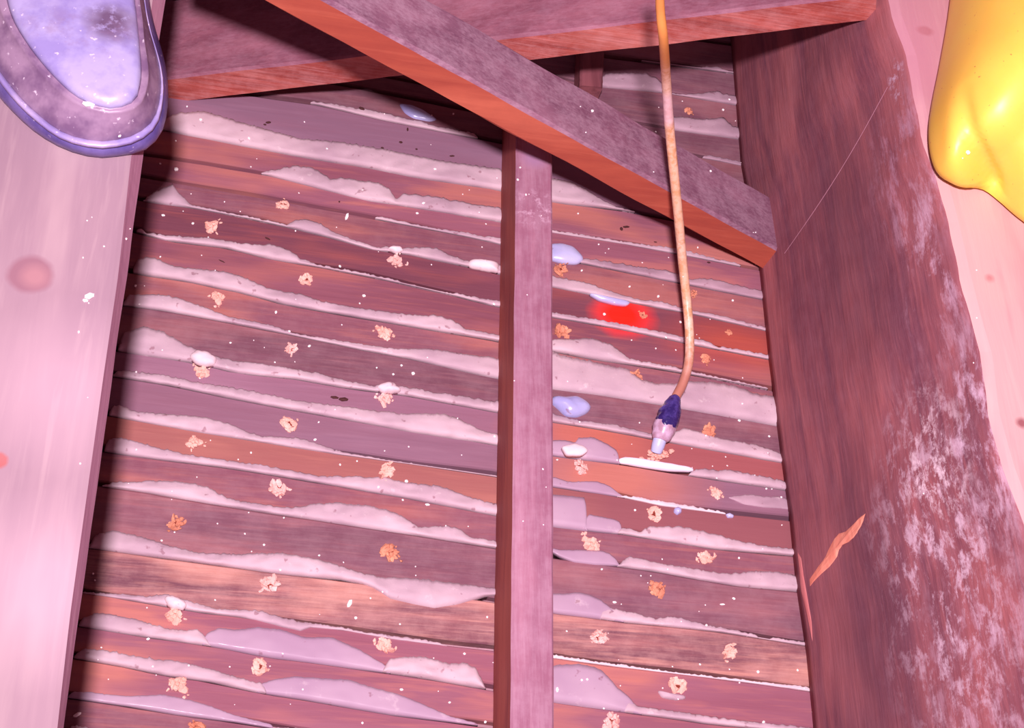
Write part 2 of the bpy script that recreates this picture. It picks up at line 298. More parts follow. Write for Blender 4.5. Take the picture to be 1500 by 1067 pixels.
# plaster keys: (gap, upper edge, material, height, own lower edge or None)
KEYS = [
 ('K1', [(235, 176), (262, 165), (300, 163), (350, 178), (400, 192), (440, 203), (500, 208), (560, 218), (650, 236), (740, 248)], 'k', .002, None),
 ('K0', [(455, 147), (520, 158), (560, 164), (640, 185), (700, 197)], 'k', .002, None),
 ('K2', [(383, 253), (400, 249), (432, 243), (455, 244), (478, 257), (483, 263), (500, 260), (530, 264), (555, 268), (570, 277), (580, 291), (592, 284), (640, 288), (680, 296), (740, 306)], 'k', .0032, None),
 ('K2b', [(550, 316), (600, 327), (640, 335), (687, 341), (700, 345), (740, 349)], 'k', .0015, None),
 ('K3', [(210, 293), (232, 278), (253, 270), (262, 282), (280, 300), (367, 318), (420, 329), (433, 322), (452, 322), (470, 328), (493, 342), (533, 356), (552, 362), (570, 361), (588, 363), (610, 362), (640, 363), (655, 372), (683, 382), (705, 383), (740, 390)], 'k', .0028, None),
 ('K4', [(200, 332), (215, 341), (250, 345), (300, 348), (367, 358), (400, 358), (422, 365), (440, 378), (467, 388), (567, 407), (633, 426), (683, 432), (740, 443)], 'k', .0028, None),
 ('K5', [(195, 384), (210, 377), (227, 378), (255, 390), (283, 393), (330, 398), (360, 407), (390, 421), (415, 427), (440, 430), (467, 440), (517, 450), (600, 461), (640, 462), (662, 468), (683, 482), (740, 492)], 'k', .003, None),
 ('K6', [(180, 438), (190, 432), (233, 431), (260, 436), (300, 450), (333, 463), (400, 477), (433, 489), (517, 502), (580, 511), (633, 511), (683, 519), (740, 526)], 'k', .0026, None),
 ('K7', [(173, 500), (183, 486), (213, 478), (235, 485), (250, 492), (270, 504), (290, 512), (313, 521), (330, 526), (367, 530), (417, 538), (460, 545), (500, 556), (550, 566), (565, 561), (590, 566), (640, 575), (740, 590)], 'k', .0034, None),
 ('K8', [(165, 545), (185, 543), (233, 548), (300, 562), (367, 572), (433, 586), (500, 595), (560, 603), (600, 606), (650, 606), (675, 615), (700, 628), (740, 640)], 'k', .003, None),
 ('K9', [(160, 596), (175, 594), (200, 603), (250, 607), (300, 611), (340, 622), (365, 634), (383, 639), (410, 640), (440, 642), (465, 650), (500, 662), (567, 674), (640, 685), (740, 699)], 'k', .003, None),
 ('K10', [(153, 645), (175, 641), (217, 652), (260, 663), (300, 670), (383, 681), (430, 690), (467, 698), (517, 698), (567, 700), (600, 708), (640, 711), (670, 721), (696, 731), (740, 741)], 'k', .003, None),
 ('K11', [(150, 710), (170, 707), (217, 704), (260, 705), (300, 712), (320, 722), (337, 731), (380, 738), (417, 743), (440, 742), (460, 738), (503, 737), (540, 741), (565, 747), (590, 756), (613, 773), (648, 770), (675, 775), (690, 787), (740, 795)], 'k', .0034, None),
 ('K12', [(128, 800), (141, 784), (165, 777), (213, 788), (250, 800), (292, 810), (344, 812), (413, 810), (464, 819), (499, 829), (525, 838), (560, 846), (613, 848), (654, 853), (740, 864)], 'k', .004,
   [(128, 803), (206, 813), (327, 829), (413, 841), (499, 849), (531, 856), (548, 863), (572, 879), (606, 888), (637, 893), (668, 888), (692, 880), (711, 874), (740, 872)]),
 ('K13', [(117, 867), (165, 870), (220, 874), (241, 870), (258, 876), (290, 884), (316, 892), (378, 894), (413, 905), (447, 912), (500, 919), (538, 927), (624, 938), (655, 945)], 'k', .003,
   [(117, 869), (186, 879), (292, 897), (361, 906), (413, 920), (440, 926), (455, 920), (503, 924), (572, 937), (655, 947)]),
 ('K14', [(115, 908), (144, 898), (193, 906), (241, 920), (270, 924), (289, 922), (303, 936), (309, 944)], 'k', .0035, None),
 ('K14', [(296, 932), (320, 920), (344, 923), (378, 919), (413, 923), (447, 934), (486, 934), (527, 952), (562, 973), (572, 983)], 'f', .0042, None),
 ('K14', [(560, 978), (572, 965), (600, 962), (624, 963), (658, 973), (680, 971), (696, 978), (704, 992), (712, 1005)], 'k', .0045, None),
 ('K15', [(108, 958), (125, 951), (155, 952), (193, 961), (258, 969), (309, 980), (361, 996), (390, 1003)], 'k', .003, None),
 ('K15', [(376, 1004), (400, 996), (430, 991), (469, 994), (510, 996), (538, 1005), (589, 1019), (624, 1034), (661, 1050), (700, 1060)], 'f', .004, None),
 ('K16', [(100, 1014), (131, 1014), (160, 1018), (189, 1020), (241, 1018), (280, 1026), (309, 1035), (344, 1048), (400, 1062)], 'f', .003, None),
 ('K16', [(400, 1066), (500, 1070), (700, 1090), (1200, 1175)], 'k', .003, None),
 ('Y', [(100, 1062), (300, 1094), (600, 1136), (1200, 1222)], 'k', .003, None),
 # right of the batten
 ('K1', [(800, 258), (815, 262), (835, 266), (855, 275), (880, 291), (903, 303), (930, 309)], 'k', .003, None),
 ('K2', [(800, 336), (860, 345), (919, 355), (983, 363), (1010, 368), (1040, 377), (1085, 387)], 'k', .0012, None),
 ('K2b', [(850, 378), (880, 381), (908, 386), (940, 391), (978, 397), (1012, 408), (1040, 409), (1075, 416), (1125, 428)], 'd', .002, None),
 ('K3', [(800, 402), (833, 409), (860, 414), (887, 424), (912, 432), (940, 440), (967, 441), (994, 450), (1020, 456), (1045, 460), (1074, 467), (1130, 482)], 'k', .0026, None),
 ('K4', [(800, 456), (860, 466), (914, 475), (940, 481), (975, 487), (1002, 494), (1025, 497), (1036, 500), (1052, 508), (1085, 512), (1135, 522)], 'k', .0022, None),
 ('K5', [(800, 500), (812, 497), (850, 496), (873, 497), (895, 505), (910, 516), (922, 526), (967, 533), (1015, 544), (1052, 553), (1125, 568)], 'k', .0032, None),
 ('K6', [(800, 512), (830, 523), (860, 528), (919, 541), (940, 556), (965, 562), (994, 562), (1007, 558), (1047, 560), (1080, 566), (1106, 576), (1150, 584)], 'k', .0036, None),
 ('K7', [(800, 604), (847, 616), (900, 622), (951, 635), (988, 634), (1002, 627), (1030, 634), (1058, 643), (1106, 651), (1125, 657), (1160, 670)], 'k', .003, None),
 ('K8', [(800, 645), (825, 645), (843, 648), (848, 641), (870, 641), (890, 651), (906, 662), (908, 677)], 'f', .0042, None),
 ('K8', [(1010, 690), (1034, 687), (1050, 689), (1068, 688), (1090, 693), (1114, 697), (1165, 709)], 'k', .003, None),
 ('K9', [(800, 698), (815, 700), (833, 706), (873, 705), (893, 712), (905, 722), (915, 728)], 'f', .003, None),
 ('K9', [(905, 727), (924, 727), (960, 733), (999, 739), (1063, 751)], 'w', .0015, None),
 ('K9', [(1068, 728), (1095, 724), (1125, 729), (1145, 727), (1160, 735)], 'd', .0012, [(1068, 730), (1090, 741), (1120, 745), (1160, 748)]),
 ('K10', [(800, 724), (840, 727), (868, 731), (863, 742), (861, 777)], 'f', .0045, [(800, 770), (830, 774), (861, 778)]),
 ('K10', [(856, 752), (880, 757), (900, 761), (911, 766), (912, 782)], 'f', .0034, None),
 ('K10', [(905, 772), (925, 776), (938, 779), (954, 771), (994, 772), (1020, 776), (1044, 781), (1074, 791), (1114, 799), (1180, 806)], 'k', .0034, None),
 ('K11', [(800, 800), (820, 806), (857, 806), (880, 807), (893, 811), (903, 820), (908, 828)], 'f', .004, [(800, 804), (820, 816), (841, 825), (872, 829), (908, 829)]),
 ('K11', [(905, 828), (915, 819), (924, 815), (964, 825), (1010, 832), (1056, 840), (1080, 840), (1102, 837), (1140, 838), (1180, 846)], 'k', .0034, None),
 ('K12', [(800, 870), (825, 870), (847, 868), (866, 872), (880, 879), (893, 889), (906, 900), (914, 911)], 'f', .004, None),
 ('K12', [(880, 885), (893, 891), (933, 899), (960, 906), (982, 903), (1005, 907), (1025, 914), (1060, 921), (1111, 930)], 'k', .0026, None),
 ('K12', [(1095, 933), (1120, 938), (1133, 934), (1150, 937), (1190, 943)], 'k', .002, None),
 ('K13', [(800, 958), (850, 966), (903, 973), (995, 986), (1087, 996), (1190, 1008)], 'w', .0014, None),
 ('K14', [(800, 978), (818, 974), (847, 973), (870, 977), (882, 983), (896, 997), (905, 1008), (918, 1018), (930, 1032), (940, 1046)], 'f', .0055, None),
 ('K14', [(915, 1024), (939, 1036), (970, 1040), (995, 1043), (1040, 1050), (1080, 1055), (1200, 1068)], 'k', .003, None),
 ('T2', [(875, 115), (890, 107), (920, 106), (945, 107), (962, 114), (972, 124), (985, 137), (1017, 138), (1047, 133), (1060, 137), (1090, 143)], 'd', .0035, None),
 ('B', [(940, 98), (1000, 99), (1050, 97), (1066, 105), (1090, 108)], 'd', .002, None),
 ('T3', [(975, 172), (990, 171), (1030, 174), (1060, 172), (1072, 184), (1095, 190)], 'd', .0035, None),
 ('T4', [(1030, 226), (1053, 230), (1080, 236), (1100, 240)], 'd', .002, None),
]
KM = {'k': M_key, 'f': M_film, 'd': M_keyd, 'w': M_white}
for n_, (g, U, mt, h, Lw) in enumerate(KEYS):
    L = Lw or G[g]; x0, x1 = U[0][0], U[-1][0]
    NXk = max(12, int((x1 - x0) / 2.5)); NY = 8; vs, fs = [], []
    amp = .9 if mt == 'f' else 2.0
    for j in range(NXk + 1):
        u = x0 + (x1 - x0) * j / NXk
        if Lw: vl = interp(L, u)
        else: vl = interp(L, u)
        vu = interp(U, u) + amp * (nz(u * .16, n_ * 7.7) + .7 * nz(u * .45, n_ * 3.3) + .45 * nz(u * 1.3, n_))
        taper = min(1, (j + .3) / 3, (NXk - j + .3) / 3) if mt != 'f' or j < 3 else min(1, (NXk - j + .3) / 2)
        vu = vl - max(1.2, (vl - vu) * (taper ** .5)); th = min(1, (vl - vu) / 9)
        for q in range(NY + 1):
            t = q / NY
            prof = ([-.002, .75, .92, 1, 1, .98, .94, .85, .5] if mt == 'f' else [-.002, .6, .85, 1, 1, .95, .85, .66, .35])[q]
            hh = (h * (.35 if mt == 'f' else .7) * th * prof + .0006) if q else -.0012
            if q: hh += (.0003 if mt == 'f' else .0011) * th * nz(u * .045, (vl * (1 - t) + vu * t) * .09, n_) * min(1, prof * 1.2)
            vs.append(at(u, vl + (vu - vl) * t + (.6 if q == 0 else 0), hh))
        p = vs[-1].copy(); p.z = -.003; vs.append(p)
        p = vs[-(NY + 2)].copy(); p.z = -.007; vs.append(p)
    n = NY + 3
    for j in range(NXk):
        for q in range(NY + 1): fs.append((j*n+q, j*n+q+1, (j+1)*n+q+1, (j+1)*n+q))
        fs.append((j*n+NY+2, j*n, (j+1)*n, (j+1)*n+NY+2)); fs.append((j*n+NY+1, j*n+NY+2, (j+1)*n+NY+2, (j+1)*n+NY+1))
    fs.append(tuple(range(NY + 2)) + (NY + 2,)); fs.append(tuple(NXk*n+q for q in range(NY + 3)))
    o = mesh('resin_patch' if mt == 'f' else 'plaster_key', vs, fs, KM[mt], ceiling, True)
    if mt == 'f': o['label'] = 'smooth glossy lilac patch of resin over the plaster'

# beads of fresh plaster and adhesive on the laths
def drop(name, poly, z0, h, m, lab, rough=.2, rag=.0):
    o = dome(name, poly, z0, h, m, ceiling, 32, 5, 2.2, rough, rag=rag); o['label'] = lab
drop('adhesive_drop', [(584, 152), (600, 154), (620, 162), (641, 176), (630, 179), (605, 174), (592, 166)], .0008, .003, M_blob, 'pale blue drop of adhesive half in the brace shadow')
drop('adhesive_drop', [(805, 358), (822, 357), (840, 362), (851, 373), (856, 381), (846, 387), (825, 386), (805, 380)], .001, .004, M_blob, 'pale lilac drop of adhesive beside the batten')
drop('adhesive_drop', [(808, 582), (826, 583), (845, 582), (858, 588), (867, 598), (860, 606), (845, 612), (828, 610), (818, 600), (806, 590)], .001, .006, M_blob, 'glossy pale blue drop of adhesive below the tube bend')
drop('adhesive_drop', [(862, 430), (880, 434), (905, 439), (925, 443), (918, 448), (900, 446), (878, 440)], .0025, .0025, M_blob, 'thin blue streak of adhesive above the painted red glow')
drop('adhesive_drop', [(903, 677), (908, 669), (940, 673), (980, 680), (1020, 687), (1018, 691), (980, 690), (940, 684)], .001, .003, plaster('bright_plaster', (250, 242, 248), (240, 228, 244), .5, .2), 'bright white streak of adhesive under the nozzle')
drop('adhesive_drop', [(987, 746), (992, 743), (998, 746), (998, 752), (992, 755), (987, 751)], .001, .003, M_blob, 'small round blue drop of adhesive')
drop('adhesive_drop', [(1063, 754), (1068, 752), (1075, 756), (1074, 759), (1066, 759)], .001, .002, M_blob, 'tiny blue drop of adhesive near the right joist')
drop('plaster_blob', [(276, 523), (286, 514), (300, 516), (312, 521), (319, 527), (314, 534), (300, 537), (288, 532)], .003, .004, M_white, 'white lump of plaster', .4, .2)
drop('plaster_blob', [(551, 568), (560, 562), (573, 561), (582, 566), (588, 573), (575, 576), (560, 575)], .003, .004, M_white, 'white lump of plaster', .4, .2)
drop('plaster_blob', [(685, 386), (690, 381), (706, 382), (730, 386), (730, 399), (705, 395), (688, 391)], .002, .004, M_white, 'white lump of plaster', .4, .1)
drop('plaster_blob', [(241, 884), (242, 873), (252, 873), (266, 880), (276, 887), (268, 893), (252, 892)], .003, .004, M_white, 'white lump of plaster', .4, .25)
drop('plaster_blob', [(568, 365), (574, 361), (588, 363), (592, 368), (580, 370)], .003, .003, M_white, 'white lump of plaster', .4, .2)
drop('plaster_blob', [(822, 655), (840, 650), (856, 653), (862, 662), (850, 668), (830, 667)], .005, .002, M_white, 'white lump of plaster on the lilac patch', .3, .1)
drop('plaster_blob', [(600, 1000), (480, 1000)] and [(963, 1012), (972, 1016), (990, 1017), (1005, 1021), (1000, 1027), (980, 1026), (965, 1020)], .001, .003, M_key, 'lumpy smear of plaster', .4, .2)

# holes drilled through the laths, each ringed with splinters
M_spl = [plaster('splinters_pink', (244, 200, 184), (226, 160, 144), .8, .6), plaster('splinters_orange', (226, 160, 128), (186, 112, 90), .8, .6), plaster('splinters_pale', (240, 205, 198), (222, 160, 150), .8, .6)]
M_hole = NT('hole_dark').done(rgb(120, 48, 36), .9)
def splinter_mesh(seed, m):
    rs = random.Random(seed); bm = bmesh.new()
    for k in range(24):
        q = rs.uniform(0, 6.28); r = rs.uniform(.0014, .0046) if k < 18 else rs.uniform(.003, .0066)
        s = rs.uniform(.0009, .0021) * (1 if k < 18 else .55)
        mt = Matrix.Translation((r * math.cos(q), r * .85 * math.sin(q), rs.uniform(0, .0012))) @ Matrix.Rotation(rs.uniform(0, 6), 4, Vector((rs.random(), rs.random(), 1)).normalized()) @ Matrix.Diagonal((s * rs.uniform(1, 1.9), s, s * rs.uniform(.5, .9), 1))
        bmesh.ops.create_icosphere(bm, subdivisions=1, radius=1, matrix=mt)
    for v in bm.verts: v.co += Vector((rs.uniform(-1, 1), rs.uniform(-1, 1), rs.uniform(-1, 1))) * .00035
    nf = len(bm.faces)
    bmesh.ops.create_cone(bm, cap_ends=True, segments=10, radius1=.0022, radius2=.0018, depth=.0008, matrix=Matrix.Translation((0, 0, .0002)))
    bm.faces.ensure_lookup_table()
    for f in bm.faces[nf:]: f.material_index = 1
    me = bpy.data.meshes.new('drilled_hole'); bm.to_mesh(me); bm.free(); me.materials.append(m); me.materials.append(M_hole); return me
SM = [splinter_mesh(i, M_spl[i % 3]) for i in range(9)]
HOLES = [(415, 299, 0, .95), (312, 332, 0, 1.1), (582, 382, 2, 1.1), (448, 411, 0, 1), (318, 437, 0, 1), (562, 487, 0, 1.15), (427, 512, 2, .8), (295, 543, 0, 1), (563, 583, 2, 1.1), (425, 622, 0, 1.2), (286, 650, 0, 1), (566, 692, 0, 1.1), (408, 715, 2, 1.1), (257, 766, 1, 1), (574, 810, 1, 1.25), (395, 857, 2, 1.1), (257, 901, 0, 1.15), (564, 947, 0, 1.1), (381, 979, 0, 1.1), (262, 1006, 0, 1.15),
 (821, 393, 1, 1.1), (824, 487, 1, 1.15), (931, 549, 1, .9), (1035, 527, 1, .8), (1067, 487, 1, .5), (1016, 431, 1, .6), (941, 462, 1, .6), (1040, 631, 1, 1), (850, 684, 2, .95), (1048, 722, 0, .9), (958, 752, 0, 1.1), (865, 795, 0, 1.2), (1035, 817, 0, 1.1), (962, 862, 1, 1.15), (877, 935, 2, 1), (1068, 957, 0, 1.05), (990, 1006, 0, 1.2), (895, 1058, 2, 1.1), (1010, 163, 1, .7), (285, 1068, 1, 1)]
def lath_at(p):
    for a, b in zip(order, order[1:]):
        if yline(a, p.x) >= p.y > yline(b, p.x): return a
for i, (u, v, c, s) in enumerate(HOLES):
    p = at(u, v, .001); k = lath_at(p) or 'K5'
    o = bpy.data.objects.new('drilled_hole', SM[c + 3 * (i % 3)]); COL.objects.link(o); o.parent = laths[k]
    o.location = (p.x, p.y, .0006 + LZ[k]); o.rotation_euler = (0, 0, i * 1.3); o.scale = (s, s, s)
    o['label'] = ['pink splinters ringing a drilled hole', 'orange splinters ringing a drilled hole', 'whitish splinters ringing a drilled hole'][c]

# ---------------------------------------------------------------- joists
JZ = .200
kn1 = at(45, 402, JZ); kn2 = at(-2, 675, JZ)
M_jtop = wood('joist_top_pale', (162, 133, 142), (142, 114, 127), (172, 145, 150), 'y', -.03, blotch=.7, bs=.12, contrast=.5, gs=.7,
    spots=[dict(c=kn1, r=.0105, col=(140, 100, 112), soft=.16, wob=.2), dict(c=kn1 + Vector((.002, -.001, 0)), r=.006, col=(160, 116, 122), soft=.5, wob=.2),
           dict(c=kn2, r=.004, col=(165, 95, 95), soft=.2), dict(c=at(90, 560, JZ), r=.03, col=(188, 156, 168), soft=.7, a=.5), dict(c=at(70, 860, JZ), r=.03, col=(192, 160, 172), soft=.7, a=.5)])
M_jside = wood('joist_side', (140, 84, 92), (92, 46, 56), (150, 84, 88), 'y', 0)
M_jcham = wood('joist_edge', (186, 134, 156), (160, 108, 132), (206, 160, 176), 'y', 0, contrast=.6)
def joist(edge, width, sgn, bottom_x, prof_side, mats, name, top_wob):
    """profile swept along y; edge(y) gives x of the top arris"""
    NY_ = 90; vs, fs, mi = [], [], []; n = None
    for j in range(NY_ + 1):
        y = .10 + .98 * j / NY_
        e = edge(y); bx = bottom_x(y); ring = []
        for (a, z, wobz) in prof_side:      # a: 0 at the bottom corner .. 1 at the top arris
            x = bx + (e - bx) * a + wobz * nz(y * 9, z * 14, 5) + wobz * .4 * nz(y * 30, z * 40, 9)
            ring.append((x, y, z))
        ring.append((e + sgn * -.004, y, JZ)); ring.append((e - sgn * width * .5, y, JZ)); ring.append((e - sgn * width, y, JZ)); ring.append((e - sgn * width, y, .0008))
        n = len(ring); vs += ring
    for j in range(NY_):
        for q in range(n):
            fs.append((j*n+q, j*n+(q+1) % n, (j+1)*n+(q+1) % n, (j+1)*n+q))
            m = 0
            if q < len(prof_side) - 1: m = 2 if prof_side[q][1] >= JZ - .0125 else 1
            elif q == len(prof_side) - 1: m = 0
            mi.append(m if q < n - 2 else 1)
    fs.append(tuple(range(n))); fs.append(tuple(NY_*n+q for q in range(n))); mi += [1, 1]
    return mesh(name, vs, fs, mats, None, False, mi), (vs, fs)
# left joist
LE = sorted([(at(242 - .14 * v, v, JZ - .012).y, at(242 - .14 * v, v, JZ - .012).x) for v in (0, 500, 1050)])
TI = [(0, 222), (235, 190), (400, 172), (550, 150), (700, 129), (900, 101), (1050, 84)]
LT = sorted([(at(u, v, JZ).y, at(u, v, JZ).x) for v, u in TI])
NYj = 90; vs, fs, mi = [], [], []
for j in range(NYj + 1):
    y = .10 + .98 * j / NYj; e = interp(LE, y) + .0007 * nz(y * 25); t = interp(LT, y)
    ring = [(e - .012, y, .0012), (e - .007, y, .10), (e - .002, y, JZ - .03), (e, y, JZ - .012), (t + .0005, y, JZ - .0006), (t - .002, y, JZ), (-.15, y, JZ), (-.15, y, .0012)]
    vs += ring
n = 8
for j in range(NYj):
    for q in range(n):
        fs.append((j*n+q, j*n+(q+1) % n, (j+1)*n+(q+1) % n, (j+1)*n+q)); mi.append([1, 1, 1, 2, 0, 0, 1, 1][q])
fs.append(tuple(range(n))); fs.append(tuple(NYj*n+q for q in range(n))); mi += [1, 1]
jl = mesh('floor_joist', vs, fs, [M_jtop, M_jside, M_jcham], None, False, mi)
tag(jl, 'wide pale sawn joist at the left with a round knot, under the dusty shoe', 'joist')

# right joist: tall brown side with plaster smears, waney pale top
RT = [(-60, 1292), (20, 1308), (80, 1330), (130, 1338), (200, 1352), (260, 1374), (330, 1392), (400, 1408), (470, 1425), (520, 1440), (600, 1448), (680, 1470), (760, 1500), (900, 1536), (1060, 1585)]
RTw = sorted([(at(u, v, JZ).y, at(u, v, JZ).x) for v, u in RT])
RB = [(100, 1073), (240, 1084), (400, 1112), (520, 1124), (650, 1140), (760, 1155), (860, 1165), (960, 1180), (1067, 1190)]
RBw = sorted([(at(u, v, 0).y, at(u, v, 0).x) for v, u in RB])
NYj, NZ = 120, 26; vs, fs, mi = [], [], []
def side_x(y, t):
    b, e = interp(RBw, y), interp(RTw, y) + .0015 * nz(y * 40, 2)
    return b + (e - b) * t ** 1.3 + (.0035 * nz(y * 7, t * 2.5, 5) + .0012 * nz(y * 22, t * 9, 9)) * math.sin(math.pi * min(1, t * 1.02)) 
for j in range(NYj + 1):
    y = .10 + .98 * j / NYj
    for q in range(NZ + 1):
        t = q / NZ; vs.append((side_x(y, t), y, .0012 + (JZ - .0012 - .002 * (t > .99)) * t))
    e = interp(RTw, y); vs += [(e + .006, y, JZ + .0005 * nz(y * 20)), (e + .14, y, JZ), (e + .14, y, .0012)]
n = NZ + 4
for j in range(NYj):
    for q in range(n):
        fs.append((j*n+q, j*n+(q+1) % n, (j+1)*n+(q+1) % n, (j+1)*n+q)); mi.append(0 if q < NZ else (1 if q < NZ + 2 else 0))
fs.append(tuple(range(n))); fs.append(tuple(NYj*n+q for q in range(n))); mi += [0, 0]
def bvh_of(vs, fs): return BVHTree.FromPolygons([Vector(v) for v in vs], fs)
RBV = bvh_of(vs, fs)
def hit(u, v, bv=RBV):
    p, nn, _, _ = bv.ray_cast(CAM, ray(u, v).normalized()); return p, nn
def hp(u, v): 
    r = hit(u, v)[0]; return r if r else at(u, v, .1)
wp = (196, 160, 178)
M_rside = wood('joist_rough_side', (152, 86, 92), (108, 60, 76), (176, 104, 106), 'y', 0, blotch=.55, gs=1.2, contrast=1., bs=.6, dust=(175, 130, 145), dust_amt=.12,
  spots=[dict(c=hp(1240, 330), r=.035, col=(88, 52, 64), soft=.7, st=(1, .4, 1), a=.45),
         dict(c=hp(1385, 850), r=.045, col=(206, 176, 192), soft=.5, st=(1, .5, 1), speck=110, sps=(1, .5, 1), a=.85), dict(c=hp(1370, 680), r=.022, col=(225, 200, 210), soft=.5, st=(1, .6, 1), speck=120, sps=(1, .6, 1), a=.95),
         dict(c=hp(1450, 1000), r=.04, col=wp, soft=.6, st=(1, .6, 1), speck=80, sps=(1, .5, 1), a=.6), dict(c=hp(1425, 640), r=.02, col=(215, 185, 205), soft=.5, st=(1, .35, 1), speck=60, sps=(1, .4, 1), a=.8),
         dict(c=hp(1325, 250), r=.028, col=(190, 150, 172), soft=.5, st=(1, .5, 1), speck=45, sps=(1, .4, 1), a=.6), dict(c=hp(1360, 380), r=.022, col=(205, 170, 190), soft=.5, st=(1, .4, 1), speck=50, sps=(1, .4, 1), a=.7),
         dict(c=hp(1314, 120), r=.007, col=(215, 195, 220), soft=.5, st=(1, .5, 1), speck=90, a=.8), dict(c=hp(1270, 950), r=.04, col=(100, 60, 74), soft=.7, st=(1, .4, 1), a=.5)])
M_rtop = wood('joist_rough_top', (196, 152, 152), (180, 130, 138), (210, 172, 168), 'y', .1, blotch=.6, bs=.25, contrast=.6,
  spots=[dict(c=at(1355, 45, JZ), r=.0045, col=(160, 95, 92), soft=.3, st=(.8, 1.1, 1)), dict(c=at(1450, 408, JZ), r=.0025, col=(150, 88, 98), soft=.6), dict(c=at(1455, 425, JZ), r=.011, col=(225, 165, 160), soft=.6, a=.6),
         dict(c=at(1497, 620, JZ), r=.003, col=(150, 90, 95), soft=.5), dict(c=at(1330, 60, JZ), r=.03, col=(186, 128, 146), soft=.8, st=(1, .5, 1), a=.7)])
jr = mesh('floor_joist', vs, fs, [M_rside, M_rtop], None, False, mi)
for p in jr.data.polygons: p.use_smooth = p.material_index == 0 and len(p.vertices) == 4
tag(jr, 'reddish brown rough joist at the right with plaster-smeared side and pale top', 'joist')

def patch_on(name, poly, lift, m, parent, n=28):
    """a thin chip standing on the side of the right joist"""
    P = resample([Vector((u, v, 0)) for u, v in poly], n); c = sum(P, Vector()) / n; vs, fs = [], []
    for s in (1.0, .8, .45):
        for p in P:
            q = c + (p - c) * s; h, nn = hit(q.x, q.y)
            if h is None: h, nn = at(q.x, q.y, .05), Vector((-1, 0, 0))
            vs.append(h + nn * (lift * (1 - s ** 2) * 1.6 - (.0006 if s == 1 else 0)))
    h, nn = hit(c.x, c.y); vs.append(h + nn * lift * 1.6)
    for r in range(2):
        for k in range(n): fs.append((r*n+k, r*n+(k+1) % n, (r+1)*n+(k+1) % n, (r+1)*n+k))
    for k in range(n): fs.append((2*n+k, 2*n+(k+1) % n, 3*n))
    return mesh(name, vs, fs, m, parent, False)
M_gouge = wood('fresh_wood', (236, 158, 134), (214, 124, 104), (248, 186, 156), 'y', 0, contrast=.6)
g = patch_on('wood_gouge', [(1274, 745), (1270, 760), (1258, 782), (1243, 795), (1230, 800), (1228, 815), (1215, 833), (1200, 846), (1188, 858), (1181, 868), (1180, 856), (1192, 838), (1205, 822), (1213, 803), (1226, 780), (1240, 776), (1255, 762), (1266, 750)], .0007, M_gouge, jr)
g['label'] = 'pale orange gouge of bare wood'
g = patch_on('plaster_smear', [(1167, 800), (1172, 806), (1177, 840), (1184, 880), (1190, 915), (1192, 950), (1187, 925), (1179, 890), (1172, 862), (1170, 830)], .0006, wood('tan_residue', (206, 130, 128), (180, 100, 102), (224, 158, 150), 'y', 0), jr)
g['label'] = 'tan smear at the foot of the joist'
pts = []
for k in range(13):
    t = k / 12; u = 1302 + (1150 - 1302) * t + 7 * math.sin(t * 3); v = 128 + (372 - 128) * t
    h, nn = hit(u, v); 
    if h: pts.append(h + nn * .001)
v_, f_ = tube_mesh(pts, .00022, 5)
M_thread = NT('cobweb_thread').done(rgb(165, 115, 130), .8)
mesh('cobweb_thread', v_, f_, M_thread, jr)['label'] = 'thin pale thread of cobweb'

# ---------------------------------------------------------------- cross bridging between the joists
def board(name, a, b, depth, thick, mats, yo=0, seg=30, seed=0, skew=(0, 0)):
    """a, b: ends of the lower front arris; thickness runs up across the axis, depth runs away along y"""
    ax = (b - a).normalized(); dv = Vector((-ax.y, ax.x, 0)); dv = (Vector((0, 1, 0)) - ax * ax.y).normalized(); up = ax.cross(dv).normalized()
    if up.z < 0: up = -up
    vs, fs, mi = [], [], []; c = .0018
    prof = [(0, c), (0, thick - c), (c, thick), (depth - c, thick), (depth, thick - c), (depth, c), (depth - c, 0), (c, 0)]
    for j in range(seg + 1):
        t = j / seg; p = a.lerp(b, t)
        for q, (dd, tt) in enumerate(prof):
            w_ = .0007 * nz(t * 9, q * 2.3, seed)
            vs.append(p + dv * (dd + w_) + up * (tt + w_ + skew[1] * t * (tt > thick / 2)))
    n = 8
    for j in range(seg):
        for q in range(n):
            fs.append((j*n+q, j*n+(q+1) % n, (j+1)*n+(q+1) % n, (j+1)*n+q)); mi.append(1 if q in (1, 2, 3) else 0)
    fs.append(tuple(range(n))); fs.append(tuple(seg*n+q for q in range(n))); mi += [0, 0]
    return mesh(name, vs, fs, mats, None, False, mi)
def solve(u, v, x):         # point of a pixel's ray at a given x
    d = ray(u, v); return CAM + d * (x / d.x)
M_bfront = wood('brace_orange', (190, 96, 72), (160, 70, 58), (210, 116, 90), 'x', (0, .42, 0), blotch=.5, bs=.15, contrast=.5, dust=(120, 50, 50), dust_amt=.12, gs=.8)
M_btop = wood('brace_dusty_top', (136, 92, 112), (108, 66, 88), (160, 112, 132), 'x', (0, .42, 0), blotch=.4, dust=(192, 160, 176), dust_amt=.35, contrast=.8)
M_cfront = wood('bridging_rough_front', (186, 92, 82), (142, 60, 56), (206, 122, 110), 'x', (0, -.4, 0), blotch=.6, dust=(228, 172, 172), dust_amt=.28, gs=1.3, contrast=1.3, bs=.6,
    spots=[dict(c=at(862, 55, .15), r=.012, col=(240, 200, 215), soft=.6, speck=90, a=.9)])
M_ctop = wood('bridging_top', (146, 88, 106), (120, 68, 84), (168, 108, 122), 'x', (0, -.4, 0), dust=(205, 165, 185), dust_amt=.15)
